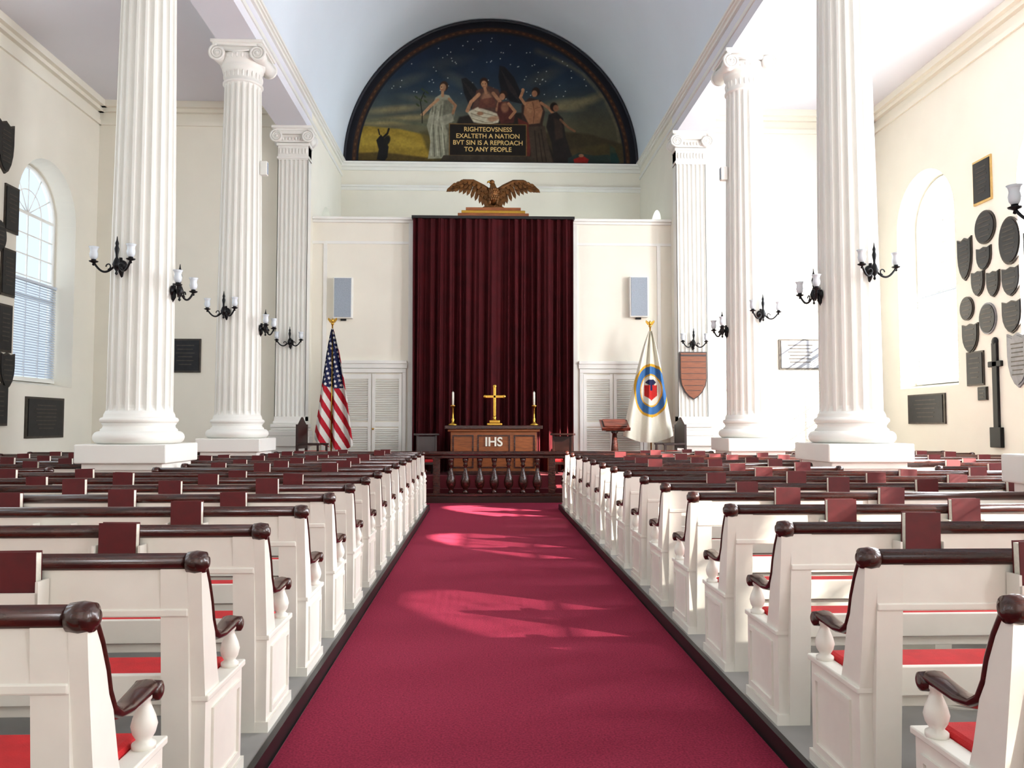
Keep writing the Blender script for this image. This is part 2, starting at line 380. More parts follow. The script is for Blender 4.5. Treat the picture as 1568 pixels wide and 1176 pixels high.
# ------------------------------------------------------------------ pews
def pew_mesh(L,sgn,name):
    b=B(); 
    if sgn<0: b.M=Matrix.Scale(-1,4,(1,0,0))
    W=M_pew
    def end(x0,x1,aisle):
        prof=[(-0.03,0),(0.42,0),(0.42,0.43),(0.13,0.43),(0.10,0.52),(0.075,0.62),(0.05,0.72),(0.01,0.82),(-0.04,0.92),(-0.10,0.935),(-0.085,0.80),(-0.06,0.62),(-0.03,0.42)]
        n=len(prof); vs=[(x0,y,z) for y,z in prof]+[(x1,y,z) for y,z in prof]
        b.add(vs,[tuple(range(n)),tuple(range(2*n-1,n-1,-1))]+[(i,n+i,n+(i+1)%n,(i+1)%n) for i in range(n)],W)
        xo=x0 if aisle else x1; o=-0.01 if aisle else 0.01
        for (ya,yb,za,zb) in ((0.04,0.38,0.36,0.385),(0.04,0.38,0.07,0.095),(0.04,0.06,0.095,0.36),(0.36,0.38,0.095,0.36)):
            b.box(min(xo,xo+o),max(xo,xo+o),ya,yb,za,zb,W)
        b.box(x0-0.012,x1+0.012,-0.035,0.435,0.43,0.455,W,0.005)
        b.box(x0-0.012,x1+0.012,-0.035,0.43,0,0.05,M_pew)
        xc=(x0+x1)/2
        b.tube([(xc,-0.075,0.965),(xc,-0.045,0.93),(xc,-0.01,0.87),(xc,0.025,0.79),(xc,0.045,0.72),(xc,0.075,0.665),(xc,0.12,0.635),(xc,0.19,0.625),(xc,0.27,0.632),(xc,0.34,0.64),(xc,0.375,0.635)],
               [0.03,0.03,0.03,0.03,0.03,0.03,0.03,0.032,0.035,0.038,0.028],M_mah,12,sq=(1.05,0.6))
        b.lathe([(0,-0.045),(0.018,-0.044),(0.030,-0.038),(0.033,0),(0.030,0.038),(0.018,0.044),(0,0.045)],M_mah,16,M=T(xc,0.36,0.622)@RY(math.pi/2))
        b.lathe([(0,-0.044),(0.02,-0.043),(0.024,-0.036),(0.038,-0.032),(0.043,0),(0.038,0.032),(0.024,0.036),(0.02,0.043),(0,0.044)],M_mah,20,M=T(xc,-0.076,0.952)@RY(math.pi/2))
        b.lathe([(0.036,0.45),(0.036,0.47),(0.022,0.48),(0.034,0.50),(0.04,0.525),(0.034,0.55),(0.02,0.585),(0.018,0.60),(0.026,0.61),(0.026,0.62),(0,0.625)],W,14,M=T(xc,0.335,0))
    end(0,0.05,True); end(L-0.05,L,False)
    b.tube([(0.04,-0.075,0.955),(L-0.04,-0.075,0.955)],0.031,M_mah,12,sq=(1,1))
    b.box(0.05,L-0.05,-0.085,-0.055,0.76,0.945,W,M=None)
    b.box(0.05,L-0.05,-0.09,-0.05,0.755,0.785,W,0.006)
    b.box(0.05,L-0.05,-0.03,0.0,0.42,0.53,W,0.004)
    n=max(2,int(L/1.3)+1)
    for i in range(n):
        x=0.05+(L-0.20)*i/(n-1)
        vs=[(x,-0.095,0.93),(x+0.10,-0.095,0.93),(x+0.10,-0.035,0.0),(x,-0.035,0.0),(x,-0.055,0.93),(x+0.10,-0.055,0.93),(x+0.10,0.0,0.0),(x,0.0,0.0)]
        b.add(vs,[(0,1,2,3),(7,6,5,4),(0,4,5,1),(1,5,6,2),(2,6,7,3),(3,7,4,0)],W)
        if 0<i<n-1: b.box(x+0.03,x+0.07,0,0.40,0,0.38,W)
    b.box(0.05,L-0.05,0.0,0.41,0.37,0.41,W,0.004)
    b.box(0.05,L-0.05,0.38,0.405,0.30,0.37,W)
    nc=max(1,round(L/1.6)); 
    for i in range(nc):
        xa=0.06+(L-0.12)*i/nc; xb=0.06+(L-0.12)*(i+1)/nc
        b.box(xa+0.006,xb-0.006,0.01,0.42,0.41,0.475,M_cush,0.02)
    x=0.66
    while x<L-0.3:
        b.box(x-0.11,x+0.11,-0.165,-0.155,0.77,0.86,W); b.box(x-0.11,x+0.11,-0.155,-0.09,0.76,0.775,W)
        b.box(x-0.11,x-0.10,-0.165,-0.09,0.76,0.90,W); b.box(x+0.10,x+0.11,-0.165,-0.09,0.76,0.90,W)
        x+=0.74
    return b.mesh(name)
PZ=0.09; XPL=-1.03; XPR=1.44; XO=8.0
ROWS=[1.41+0.85*k for k in range(16)]
def clash(y): return any(c-0.54< y+0.44 and y-0.18 < c+0.54 for c in CY)
Hy=B()
cache={}
def put(x,y,L,sgn):
    key=(round(L,2),sgn)
    if key not in cache: cache[key]=pew_mesh(L,sgn,'pew')
    inst('pew',cache[key],(x,y,PZ),0)
    xx=0.66
    while xx<L-0.3:
        if random.random()<0.88:
            px=x+sgn*xx; tz=random.uniform(-0.03,0.03); hh=random.choice([0.245,0.245,0.225,0.26])
            Mh=T(px+random.uniform(-0.008,0.008),y-0.126,PZ+0.778)@RY(tz)
            Hy.box(-0.085,0.085,-0.025,-0.020,0,hh,M_book,M=Mh); Hy.box(-0.085,0.085,0.015,0.02,0,hh,M_book,M=Mh)
            Hy.box(-0.082,0.084,-0.020,0.015,0.004,hh-0.007,M_page,M=Mh)
        xx+=0.74
for y in ROWS:
    for sgn,x0 in ((-1,XPL),(1,XPR)):
        inner=abs(x0-XC)
        if clash(y):
            put(x0,y,(CX-0.55)-inner,sgn); put(XC+sgn*(CX+0.55),y,XO-(CX+0.55),sgn)
        else: put(x0,y,XO-inner,sgn)
Hy.obj('hymnals')
for sgn,x0 in ((-1,XPL),(1,XPR)):
    b=B(); xa=x0-sgn*0.03; xb=XC+sgn*(XO+0.05)
    b.box(min(xa,xb),max(xa,xb),0.8,14.75,0,PZ,M_floor)
    b.box(min(xa,xa-sgn*0.03),max(xa,xa-sgn*0.03),0.8,14.75,0,PZ+0.004,M_blk)
    b.obj('pew_platform')
b=B(); b.box(XPL+0.07,XPR-0.07,YB+0.05,15.86,0,0.012,M_carpet); b.box(XC-7.9,XPL+0.07,14.8,15.86,0,0.012,M_carpet); b.box(XPR-0.07,XC+7.9,14.8,15.86,0,0.012,M_carpet)
b.obj('aisle_carpet')

# ------------------------------------------------------------------ chancel platform and rail
b=B(); b.box(XC-3.9,XC+3.9,16.55,YE+0.2,0,0.5,M_stage); b.box(XC-3.9,XC+3.9,16.3,16.55,0,0.25,M_stage)
b.obj('chancel_platform')
b=B(); ry=16.0
b.box(XC-3.9,XC+3.9,ry-0.13,ry+0.13,0,0.13,M_dwood,0.01); b.box(XC-3.9,XC+3.9,ry-0.09,ry+0.09,0.13,0.19,M_mah,0.01)
b.box(XC-3.9,XC+3.9,ry-0.11,ry+0.11,0.94,1.02,M_mah,0.02); b.box(XC-3.9,XC+3.9,ry-0.07,ry+0.07,0.88,0.94,M_mah,0.01)
bp=[(0.06,0.19),(0.06,0.22),(0.035,0.25),(0.05,0.28),(0.088,0.34),(0.098,0.41),(0.082,0.50),(0.045,0.60),(0.032,0.68),(0.032,0.72),(0.05,0.74),(0.035,0.77),(0.055,0.83),(0.06,0.88)]
for k in range(-13,14):
    x=XC+k*0.285
    if k in (-12,-4,4,12): b.box(x-0.07,x+0.07,ry-0.065,ry+0.065,0.19,0.9,M_mah,0.01)
    else: b.lathe(bp,M_mah,16,M=T(x,ry,0))
b.obj('altar_rail')

# ------------------------------------------------------------------ chancel screen wall
YS=17.98; b=B(); m=M_wall
b.box(XC-BI,XC+BI,YS,YS+0.14,0,6.1,m)
b.box(XC-BI,XC+BI,YS-0.05,YS+0.19,6.08,6.14,M_white,0.01); b.box(XC-BI,XC+BI,YS-0.09,YS+0.23,6.14,6.2,M_white,0.01)
b.box(XC-BI,XC+BI,YS-0.02,YS,5.60,5.66,M_white)
for sgn in (-1,1):
    def bx(a0,a1,y0,y1,z0,z1,mm=M_white,bev=0):
        x0,x1=sorted((XC+sgn*a0,XC+sgn*a1)); b.box(x0,x1,y0,y1,z0,z1,mm,bev)
    bx(1.80,1.90,YS-0.03,YS,0.5,6.08)
    bx(3.72,3.80,YS-0.025,YS,0.5,5.6)
    bx(1.92,3.52,YS-0.09,YS,2.90,2.97,M_white,0.01)
    bx(1.92,3.46,YS-0.065,YS,2.80,2.90)
b.obj('chancel_screen')
for nm,sgn in (('door_1',-1),('door_2',1)):
    b=B(); c=2.70
    for z0,z1,x0,x1 in ((0.5,2.70,-0.76,-0.68),(0.5,2.70,0.68,0.76),(2.70,2.79,-0.76,0.76)):
        b.box(x0,x1,-0.055,0,z0,z1,M_white,0.006)
    for lx in (-0.34,0.34):
        b.box(lx-0.33,lx-0.26,-0.035,0,0.52,2.68,M_white); b.box(lx+0.26,lx+0.33,-0.035,0,0.52,2.68,M_white)
        for z in (0.52,1.5,2.56): b.box(lx-0.26,lx+0.26,-0.033,0,z,z+0.1,M_white)
        z=0.65
        while z<2.54:
            if not(1.46<z<1.62): b.box(lx-0.26,lx+0.26,-0.018,0.018,-0.003,0.003,M_white,M=T(0,-0.018,z)@RX(0.7))
            z+=0.04
    b.ell((0.04,-0.07,1.45),(0.025,0.03,0.025),M_gold)
    b.obj(nm,(XC+sgn*c,YS-0.001,0))
def curtain():
    W=3.58;H=5.64;nx=640;nz=26; vs=[];fs=[]
    for j in range(nz+1):
        t=j/nz
        for i in range(nx+1):
            u=i/nx; x=(u-0.5)*W
            ph=3.2*math.sin(u*7.1)+1.8*math.sin(u*17+1)+0.9*math.sin(u*41)
            s1=math.sin(u*math.pi*2*17+ph)
            d=0.085*math.copysign(abs(s1)**0.7,s1)+0.03*math.sin(u*math.pi*2*43+ph*1.7+1.2*t)+0.04*math.sin(u*math.pi*2*6.3+0.8)
            amp=0.45+0.55*t
            vs.append((x+0.02*math.sin(u*60+t*2)*t,-d*amp,H*(1-t)))
    for j in range(nz):
        for i in range(nx):
            a=j*(nx+1)+i; fs.append((a,a+1,a+nx+2,a+nx+1))
    b=B(); b.add(vs,fs,M_curt,True)
    b.box(-W/2-0.03,W/2+0.03,-0.07,0.14,H-0.02,H+0.04,M_blk)
    b.obj('stage_curtain',(XC,YS-0.185,0.52))
curtain()

# ------------------------------------------------------------------ altar, cross, candlesticks, lectern, chairs
AZ=0.5; AY=17.05
b=B()
b.box(-1.02,1.02,-0.32,0.32,0.95,1.03,M_mah,0.012); b.box(-0.96,0.96,-0.28,0.28,0.90,0.95,M_wood,0.01)
b.box(-0.90,0.90,-0.24,0.24,0.06,0.90,M_wood,0.01); b.box(-0.96,0.96,-0.29,0.29,0,0.08,M_mah,0.01)
for x0,x1 in ((-0.86,-0.42),(-0.34,0.34),(0.42,0.86)):
    b.box(x0,x1,-0.255,-0.24,0.80,0.83,M_mah); b.box(x0,x1,-0.255,-0.24,0.14,0.17,M_mah)
    b.box(x0,x0+0.03,-0.256,-0.24,0.17,0.80,M_mah); b.box(x1-0.03,x1,-0.256,-0.24,0.17,0.80,M_mah)
altar=b.obj('altar',(XC,AY,AZ))
def text_mesh(s,size,m,ext=0.004,name='lettering',spacing=1.0,bold=0.0):
    cu=bpy.data.curves.new(name,'FONT'); cu.body=s; cu.size=size; cu.extrude=ext; cu.align_x='CENTER'; cu.align_y='CENTER'; cu.space_line=spacing; cu.offset=bold
    o=bpy.data.objects.new('tmp',cu); scene.collection.objects.link(o)
    dg=bpy.context.evaluated_depsgraph_get(); dg.update()
    me=bpy.data.meshes.new_from_object(o.evaluated_get(dg)); bpy.data.objects.remove(o,do_unlink=True)
    me.materials.clear(); me.materials.append(m); return me
o=inst('monogram',text_mesh('IHS',0.26,M_cand,0.01,bold=0.006)); o.rotation_euler=(math.pi/2,0,0); o.location=(0,-0.262,0.68); o.parent=altar
b=B()
b.box(-0.16,0.16,-0.09,0.09,0,0.05,M_gold,0.01); b.box(-0.11,0.11,-0.06,0.06,0.05,0.11,M_gold,0.01); b.lathe([(0.05,0.11),(0.03,0.14),(0.045,0.17),(0.03,0.2),(0,0.2)],M_gold,12)
b.box(-0.028,0.028,-0.02,0.02,0.17,0.83,M_gold,0.008); b.box(-0.2,0.2,-0.02,0.02,0.58,0.64,M_gold,0.008)
for c in ((-0.2,0.61),(0.2,0.61),(0,0.83)): b.ell((c[0],0,c[1]),(0.04,0.025,0.04),M_gold)
b.obj('altar_cross',(XC+0.02,AY,AZ+1.03))
for x in (-0.86,0.86):
    b=B(); b.lathe([(0,0),(0.10,0),(0.10,0.02),(0.05,0.05),(0.02,0.08),(0.035,0.12),(0.018,0.16),(0.016,0.36),(0.03,0.38),(0.055,0.41),(0.055,0.425),(0.02,0.43),(0,0.43)],M_gold,20)
    b.lathe([(0.022,0.42),(0.022,0.70),(0.005,0.71),(0,0.74)],M_cand,14); b.obj('candlestick',(XC+x,AY,AZ+1.03))
b=B(); b.box(-0.26,0.26,-0.22,0.22,0,0.06,M_mah,0.01); b.lathe([(0.12,0.06),(0.07,0.1),(0.05,0.2),(0.085,0.45),(0.06,0.7),(0.05,0.85),(0.1,0.92),(0,0.92)],M_mah,20)
b.box(-0.30,0.30,-0.22,0.22,-0.02,0.02,M_mah,0.008,M=T(0,0,1.04)@RX(0.45)); b.box(-0.30,0.30,-0.245,-0.22,-0.02,0.05,M_mah,0.005,M=T(0,0,1.04)@RX(0.45))
b.box(-0.24,0.24,-0.17,0.17,0.02,0.055,M_mah,0.005,M=T(0,0,1.04)@RX(0.45)); b.box(-0.2,0.2,-0.1,0.1,0.9,0.98,M_mah)
b.obj('lectern',(2.78,16.95,AZ))
def chair():
    b=B()
    for sx in (-0.24,0.24):
        b.box(sx-0.025,sx+0.025,-0.24,-0.19,0,0.42,M_dwood,0.004); b.box(sx-0.025,sx+0.025,0.20,0.25,0,1.05,M_dwood,0.004)
        b.box(sx-0.03,sx+0.03,-0.26,0.22,0.62,0.66,M_dwood,0.006); b.box(sx-0.02,sx+0.02,-0.24,-0.20,0.42,0.62,M_dwood)
    b.box(-0.27,0.27,-0.26,0.25,0.38,0.43,M_dwood,0.006); b.box(-0.24,0.24,-0.24,0.20,0.43,0.50,M_cush,0.02)
    b.prism([(-0.24,0.55),(0.24,0.55),(0.24,1.0),(0.12,1.10),(0,1.20),(-0.12,1.10),(-0.24,1.0)],0.205,0.245,M_dwood)
    return b.mesh('chancel_chair')
CH=chair()
for x,y,r in ((-3.55,16.86,80),(3.95,16.86,-80)): inst('chancel_chair',CH,(x,y,AZ),math.radians(r))
def kneeler():
    b=B()
    for sx in (-0.2,0.2): b.box(sx-0.02,sx+0.02,-0.14,-0.10,0,0.82,M_dwood,0.004); b.box(sx-0.02,sx+0.02,0.14,0.18,0,0.25,M_dwood,0.004)
    b.box(-0.25,0.25,-0.2,0.0,0.82,0.86,M_dwood,0.006); b.box(-0.2,0.2,-0.13,-0.11,0.45,0.8,M_dwood,0.004); b.box(-0.24,0.24,-0.14,0.2,0.2,0.25,M_dwood,0.006); b.box(-0.22,0.22,-0.08,0.18,0.25,0.31,M_cush,0.015)
    return b.mesh('prayer_kneeler')
KN=kneeler(); inst('prayer_kneeler',KN,(XC-1.45,17.1,AZ),math.radians(20)); inst('prayer_kneeler',KN,(XC+1.5,17.1,AZ),math.radians(-20))
for x,z in ((-3.12,4.36),(3.50,4.42)):
    b=B(); b.box(-0.21,0.21,-0.16,0,-0.46,0.46,M_white,0.012); b.box(-0.185,0.185,-0.172,-0.16,-0.435,0.435,M_spk,0.006); b.box(-0.06,0.06,-0.06,0,-0.5,-0.45,M_iron)
    b.obj('wall_speaker',(x,YS,z))
for sgn in (-1,1):
    b=B(); b.box(-0.05,0.05,-0.12,0,-0.12,0.12,M_white,0.01); b.box(-0.04,0.04,-0.125,-0.12,-0.10,0.10,M_spk); b.obj('column_speaker',(XC+sgn*(CX-0.32),13.78,5.95),-sgn*math.pi/2)

# ------------------------------------------------------------------ eagle
b=B(); m=M_eagle
b.box(-0.80,0.80,-0.16,0.16,0,0.10,M_wood,0.01); b.box(-0.72,0.72,-0.13,0.13,0.10,0.17,M_gold,0.01); b.box(-0.62,0.62,-0.12,0.12,0.17,0.24,M_wood,0.01); b.ell((0,0,0.25),(0.26,0.12,0.07),m)
for sx in (-1,1):
    b.tube([(sx*0.07,-0.02,0.50),(sx*0.085,-0.03,0.40),(sx*0.08,-0.04,0.30)],[0.06,0.035,0.022],m,10)
    for t in (-0.04,0,0.04): b.tube([(sx*0.08,-0.04,0.31),(sx*0.08+t,-0.09,0.30),(sx*0.08+t*1.3,-0.12,0.26)],[0.02,0.016,0.005],m,6)
b.tube([(0,0.04,0.36),(0,0.02,0.44),(0,-0.02,0.55),(0,-0.03,0.66),(-0.01,-0.04,0.74),(-0.02,-0.06,0.80)],[0.07,0.115,0.135,0.115,0.07,0.055],m,18)
b.ell((-0.035,-0.07,0.83),(0.065,0.06,0.055),m)
b.tube([(-0.08,-0.09,0.835),(-0.125,-0.105,0.825),(-0.145,-0.11,0.79)],[0.03,0.02,0.004],M_gold,8)
for sx in (-1,1): b.ell((-0.05+0.02*sx,-0.125 if sx<0 else -0.12,0.845),(0.01,0.008,0.01),M_blk,seg=8,rings=6)
for k in range(5):
    a=(k-2)*0.16; l=0.26
    b.tube([(0,0.05,0.42),(math.sin(a)*l*0.6,0.06,0.42-math.cos(a)*l*0.5),(math.sin(a)*l,0.06,0.42-math.cos(a)*l*0.75)],[0.03,0.04,0.02],m,8,sq=(1,0.35))
for r in range(5):
    for k in range(-2,3):
        b.ell((k*0.045+(0.02 if r%2 else 0),-0.14+0.012*k*k,0.66-r*0.055),(0.028,0.016,0.04),m,seg=8,rings=6)
def leaf(l,w):
    return [(-w*0.35,0),(w*0.35,0),(w*0.5,-l*0.45),(w*0.42,-l*0.8),(0,-l),(-w*0.42,-l*0.8),(-w*0.5,-l*0.45)]
def interp(P,t):
    n=len(P)-1; f=min(t*n,n-1e-6); i=int(f); f-=i
    return tuple(P[i][q]*(1-f)+P[i+1][q]*f for q in range(2))
bone=[(0.10,0.66),(0.24,0.76),(0.46,0.88),(0.68,0.89),(0.85,0.81)]
for sx in (-1,1):
    b.tube([(sx*x,0.0,z-0.01) for x,z in bone],[0.06,0.055,0.045,0.035,0.02],m,10,sq=(1,0.8))
    for layer,(cnt,l0,l1,w,yo) in enumerate(((13,0.46,0.28,0.09,0.03),(11,0.28,0.18,0.085,0.0),(10,0.15,0.10,0.08,-0.03))):
        for k in range(cnt):
            t=k/(cnt-1); p=interp(bone,t); l=l0+(l1-l0)*t; ang=(0.05+0.85*t**1.3)
            b.prism(leaf(l,w),-0.012,0.012,m,M=T(sx*p[0],yo+0.004*k,p[1])@RY(-sx*ang)@RX(-0.1))
b.obj('eagle_statue',(XC+0.0,YS+0.04,6.2))

# ------------------------------------------------------------------ flags
def cloth(name,x,y,colfn,topz,h,wl,wr,lean=0.0,seed=0,hoist=0.30):
    nx,nz=160,220; vs=[];fs=[];cols=[]
    for j in range(nz+1):
        t=j/nz
        sp=min(1.0,(t+0.02)**0.75)
        for i in range(nx+1):
            u=i/nx
            xx=(-wl*sp)+(wl+wr)*sp*u
            xx+=0.02*math.sin(u*14+t*3+seed)*sp
            zz=topz-h*t - 0.10*h*t*(-(2*u-1)**2)*0.6 - (0.06*h*u*t if wr>wl else 0)
            fold=0.07*math.sin(u*math.pi*5+t*1.5+seed)*(0.35+0.65*sp)+0.02*math.sin(u*31+seed)
            vs.append((xx,fold,zz)); cols.append(colfn(u,t,xx,zz-topz))
    for j in range(nz):
        for i in range(nx):
            a=j*(nx+1)+i; fs.append((a,a+1,a+nx+2,a+nx+1))
    me=bpy.data.meshes.new(name+'_cloth'); me.from_pydata(vs,[],fs)
    at=me.color_attributes.new('Col','FLOAT_COLOR','POINT')
    arr=np.ones((len(vs),4),dtype=np.float32); arr[:,:3]=np.array(cols); at.data.foreach_set('color',arr.ravel())
    me.materials.append(M_flagcloth); me.polygons.foreach_set('use_smooth',[True]*len(fs)); me.update()
    b=B(); b.tube([(0,0.0,0.03),(0,0.0,topz+0.08)],0.016,M_gold,10)
    b.lathe([(0,0),(0.17,0),(0.17,0.03),(0.10,0.06),(0.03,0.09),(0.025,0.16),(0,0.16)],M_gold,24)
    b.ell((0,0,topz+0.11),(0.035,0.035,0.035),M_gold)
    b.ell((0,0,topz+0.18),(0.025,0.025,0.05),M_gold); 
    for sx in (-1,1): b.prism([(0,0),(sx*0.09,0.06),(sx*0.10,0.02),(sx*0.05,-0.05),(0,-0.04)],-0.006,0.006,M_gold,M=T(0,0,topz+0.18))
    p=b.obj(name,(x,y,AZ)); c=inst('cloth',me,(0,-0.05,0)); c.parent=p
    return p
M_flagcloth=attr_mat('flag_cloth',0.7,40,0.06)
cw=rgb(225,222,215); cr=rgb(176,20,38); cb=rgb(22,30,72)
def usa(u,t,x,z):
    if t<0.50 and u<0.93-0.3*max(0,t-0.25):
        gx=(x*1.0+z*0.25)/0.105; gz=(z-0.25*x)/0.105; fx=gx-round(gx); fz=gz-round(gz)
        a=math.atan2(fz,fx); r=math.hypot(fx,fz)
        return cw if r<0.24+0.08*math.cos(5*a) else cb
    q=(x*0.84+(-z)*-0.50)/0.20
    return cr if (q-math.floor(q))<0.5 else cw
cloth('american_flag',-3.24,17.3,usa,3.10,2.50,0.36,0.50,seed=0.5)
wy=rgb(226,222,205); bl=rgb(60,110,165); ye=rgb(215,165,50); rd=rgb(190,36,30)
def crest(u,t,x,z):
    zz=z+1.30; r=math.hypot(x/0.38,zz/0.58)
    if r<1.0:
        if r>0.90: return ye
        if r>0.62: return bl
        if r>0.56: return ye
        if abs(x)<0.14 and -0.22+abs(x)*0.8<zz<0.12: return rd if abs(x)>0.03 or zz<0 else cb
        if 0.12<zz<0.24 and abs(x)<0.12-abs(zz-0.18): return cb
        return wy
    return wy
cloth('chapel_flag',3.63,17.3,crest,3.08,2.42,0.60,0.48,seed=2.1)

# ------------------------------------------------------------------ plaques
def shape(kind,w,h):
    if kind=='rect': return [(-w/2,-h/2),(w/2,-h/2),(w/2,h/2),(-w/2,h/2)]
    if kind=='arch': return [(-w/2,-h/2),(w/2,-h/2),(w/2,h*0.35),(w*0.3,h*0.42),(0,h/2),(-w*0.3,h*0.42),(-w/2,h*0.35)]
    if kind=='oval': return [(w/2*math.cos(2*math.pi*i/32),h/2*math.sin(2*math.pi*i/32)) for i in range(32)]
    if kind=='shield':
        R_=[(0,0.5),(0.25,0.44),(0.5,0.5),(0.5,0.1),(0.46,-0.10),(0.36,-0.28),(0.2,-0.42),(0,-0.5)]
        return [(x*w,z*h) for x,z in R_]+[(-x*w,z*h) for x,z in R_[-2:0:-1]]
def plaque(kind,w,h,loc,rz,m=None,rim=None,lines=True):
    m=m or M_plq; rim=rim or M_plq2
    b=B(); P=shape(kind,w,h); b.prism(P,-0.03,0,rim); k=0.9; b.prism([(x*k,z*k) for x,z in P],-0.042,-0.03,m)
    if lines:
        n=max(3,int(h/0.11))
        for i in range(n):
            z=h*0.30-h*0.56*i/(n-1); ww=w*0.30*(1-0.35*abs(i/(n-1)-0.3))*(0.85+0.3*random.random())
            b.box(-ww,ww,-0.046,-0.042,z-0.010,z+0.010,M_plq2)
    b.obj('memorial_plaque',loc,rz)
R=-math.pi/2; Lr=math.pi/2
RW=[('rect',.52,.80,13.84,5.9,'g'),('oval',.58,.60,13.8,5.05,0),('shield',.44,.80,14.42,4.60,0),('shield',.42,.42,13.86,4.50,0),('oval',.56,.82,13.15,4.66,0),('shield',.38,.46,14.05,4.08,0),
('shield',.36,.46,13.62,4.00,0),('shield',.46,.50,13.15,3.96,0),('rect',.4,.6,12.6,4.4,0),('oval',.42,.44,14.40,3.68,0),('oval',.48,.56,13.80,3.42,'m'),('shield',.5,.56,13.15,3.36,0),('shield',.48,.54,14.32,3.12,0),('arch',.46,.6,12.55,3.3,0),
('rect',.5,.62,14.20,2.56,0),('shield',.55,.92,13.02,2.62,'p'),('rect',.26,.24,14.0,2.1,0),('rect',.5,.6,12.4,2.3,0),('oval',.5,.6,12.1,3.9,0)]
for k,w,h,y,z,f in RW:
    mm=M_plqg if f=='p' else None
    plaque(k,w,h,(XR,y,z),R,mm,(M_goldp if f=='g' else (M_plqg if f in('p','m') else None)))
LW=[('shield',.5,.95,14.3,6.45),('rect',.42,.85,14.55,5.4),('oval',.42,.55,14.2,4.85),('rect',.42,.85,14.5,4.25),('shield',.42,.6,14.0,3.75),('rect',.42,.85,14.45,3.25),('shield',.45,.65,14.55,2.5),('rect',.6,.75,14.3,1.9),('oval',.5,.6,13.7,2.9),('rect',.5,.7,13.4,4.3)]
for k,w,h,y,z in LW: plaque(k,w,h,(XL,y,z),Lr)
plaque('rect',1.35,.78,(XL,15.85,1.68),Lr); plaque('rect',1.35,.60,(XR,15.85,1.86),R,lines=True)
plaque('rect',.66,.74,(-6.5,YE,3.05),0); plaque('rect',.95,.68,(7.1,YE,3.12),0,M_plqg)
b=B(); b.box(-0.07,0.07,-0.05,0,-1.1,0.62,M_iron,0.01); b.box(-0.18,0.18,-0.05,0,0.20,0.30,M_iron,0.01); b.box(-0.15,0.15,-0.07,0,-1.2,-0.85,M_iron,0.01); b.ell((0,-0.02,0.64),(0.08,0.04,0.08),M_iron)
b.obj('memorial_cross',(XR,13.62,2.35),R)
b=B(); P=[(-.3,.52),(.3,.52),(.3,-.05),(.27,-.22),(.2,-.36),(.1,-.47),(0,-.53),(-.1,-.47),(-.2,-.36),(-.27,-.22),(-.3,-.05)]
b.prism(P,-0.04,0,M_dwood); b.prism([(x*.93,z*.95) for x,z in P],-0.055,-0.04,M_shield)
for z in (0.3,0.17,0.04,-0.09,-0.22,-0.33): 
    w=0.27 if z>-0.1 else 0.27-(abs(z)-0.1)*0.5
    b.box(-w,w,-0.058,-0.055,z-0.006,z+0.006,M_dwood)
b.box(-0.28,0.28,-0.06,-0.055,0.42,0.46,M_dwood)
b.obj('honor_shield',(XC+CX,17.448,2.62))

# ------------------------------------------------------------------ mural (painted lunette, vertex colours on its own plane)
W_,H_=900,450
px=np.linspace(525,975,W_)[None,:].repeat(H_,0); py=np.linspace(248,23,H_)[:,None].repeat(W_,1)
C=np.zeros((H_,W_,3))
def vn(fx,fy,seed):
    r=np.random.RandomState(seed); g=r.rand(fy+2,fx+2)
    X=np.linspace(0,fx,W_); Y=np.linspace(0,fy,H_); xi=X.astype(int); yi=Y.astype(int)
    fx_=(X-xi); fy_=(Y-yi); fx_=fx_*fx_*(3-2*fx_); fy_=fy_*fy_*(3-2*fy_)
    a=g[yi][:,xi];b_=g[yi][:,xi+1];c=g[yi+1][:,xi];d=g[yi+1][:,xi+1]
    return (a*(1-fx_)+b_*fx_)*(1-fy_)[:,None]+(c*(1-fx_)+d*fx_)*fy_[:,None]
N1=0.5*vn(12,6,1)+0.3*vn(30,15,2)+0.2*vn(80,40,3); N2=0.5*vn(60,30,5)+0.5*vn(160,80,6)
def K(*c): return np.array(c)/255.0
def bl_(m,c,tex=0.3):
    global C
    m=np.clip(m,0,1)[...,None]; col=np.array(c)[None,None,:]*(1-tex/2+tex*N2[...,None])
    C=C*(1-m)+col*m
def E(cx,cy,rx,ry,ang,c,soft=0.25,op=1):
    a=math.radians(ang); dx=px-cx; dy=py-cy; x=dx*math.cos(a)+dy*math.sin(a); y=-dx*math.sin(a)+dy*math.cos(a)
    d=np.sqrt((x/rx)**2+(y/ry)**2); bl_(np.clip((1-d)/soft+0.5,0,1)*op,K(*c))
def P_(pts,c,soft=1.0,op=1):
    n=len(pts); ins=np.zeros_like(px,bool); dm=np.full_like(px,1e9)
    for i in range(n):
        x0,y0=pts[i];x1,y1=pts[(i+1)%n]
        if y0!=y1:
            cond=((y0>py)!=(y1>py))&(px<(x1-x0)*(py-y0)/(y1-y0)+x0); ins^=cond
        L2=(x1-x0)**2+(y1-y0)**2+1e-9; t=np.clip(((px-x0)*(x1-x0)+(py-y0)*(y1-y0))/L2,0,1)
        dm=np.minimum(dm,np.hypot(px-x0-t*(x1-x0),py-y0-t*(y1-y0)))
    sd=np.where(ins,dm,-dm); bl_(np.clip(sd/soft+0.5,0,1)*op,K(*c))
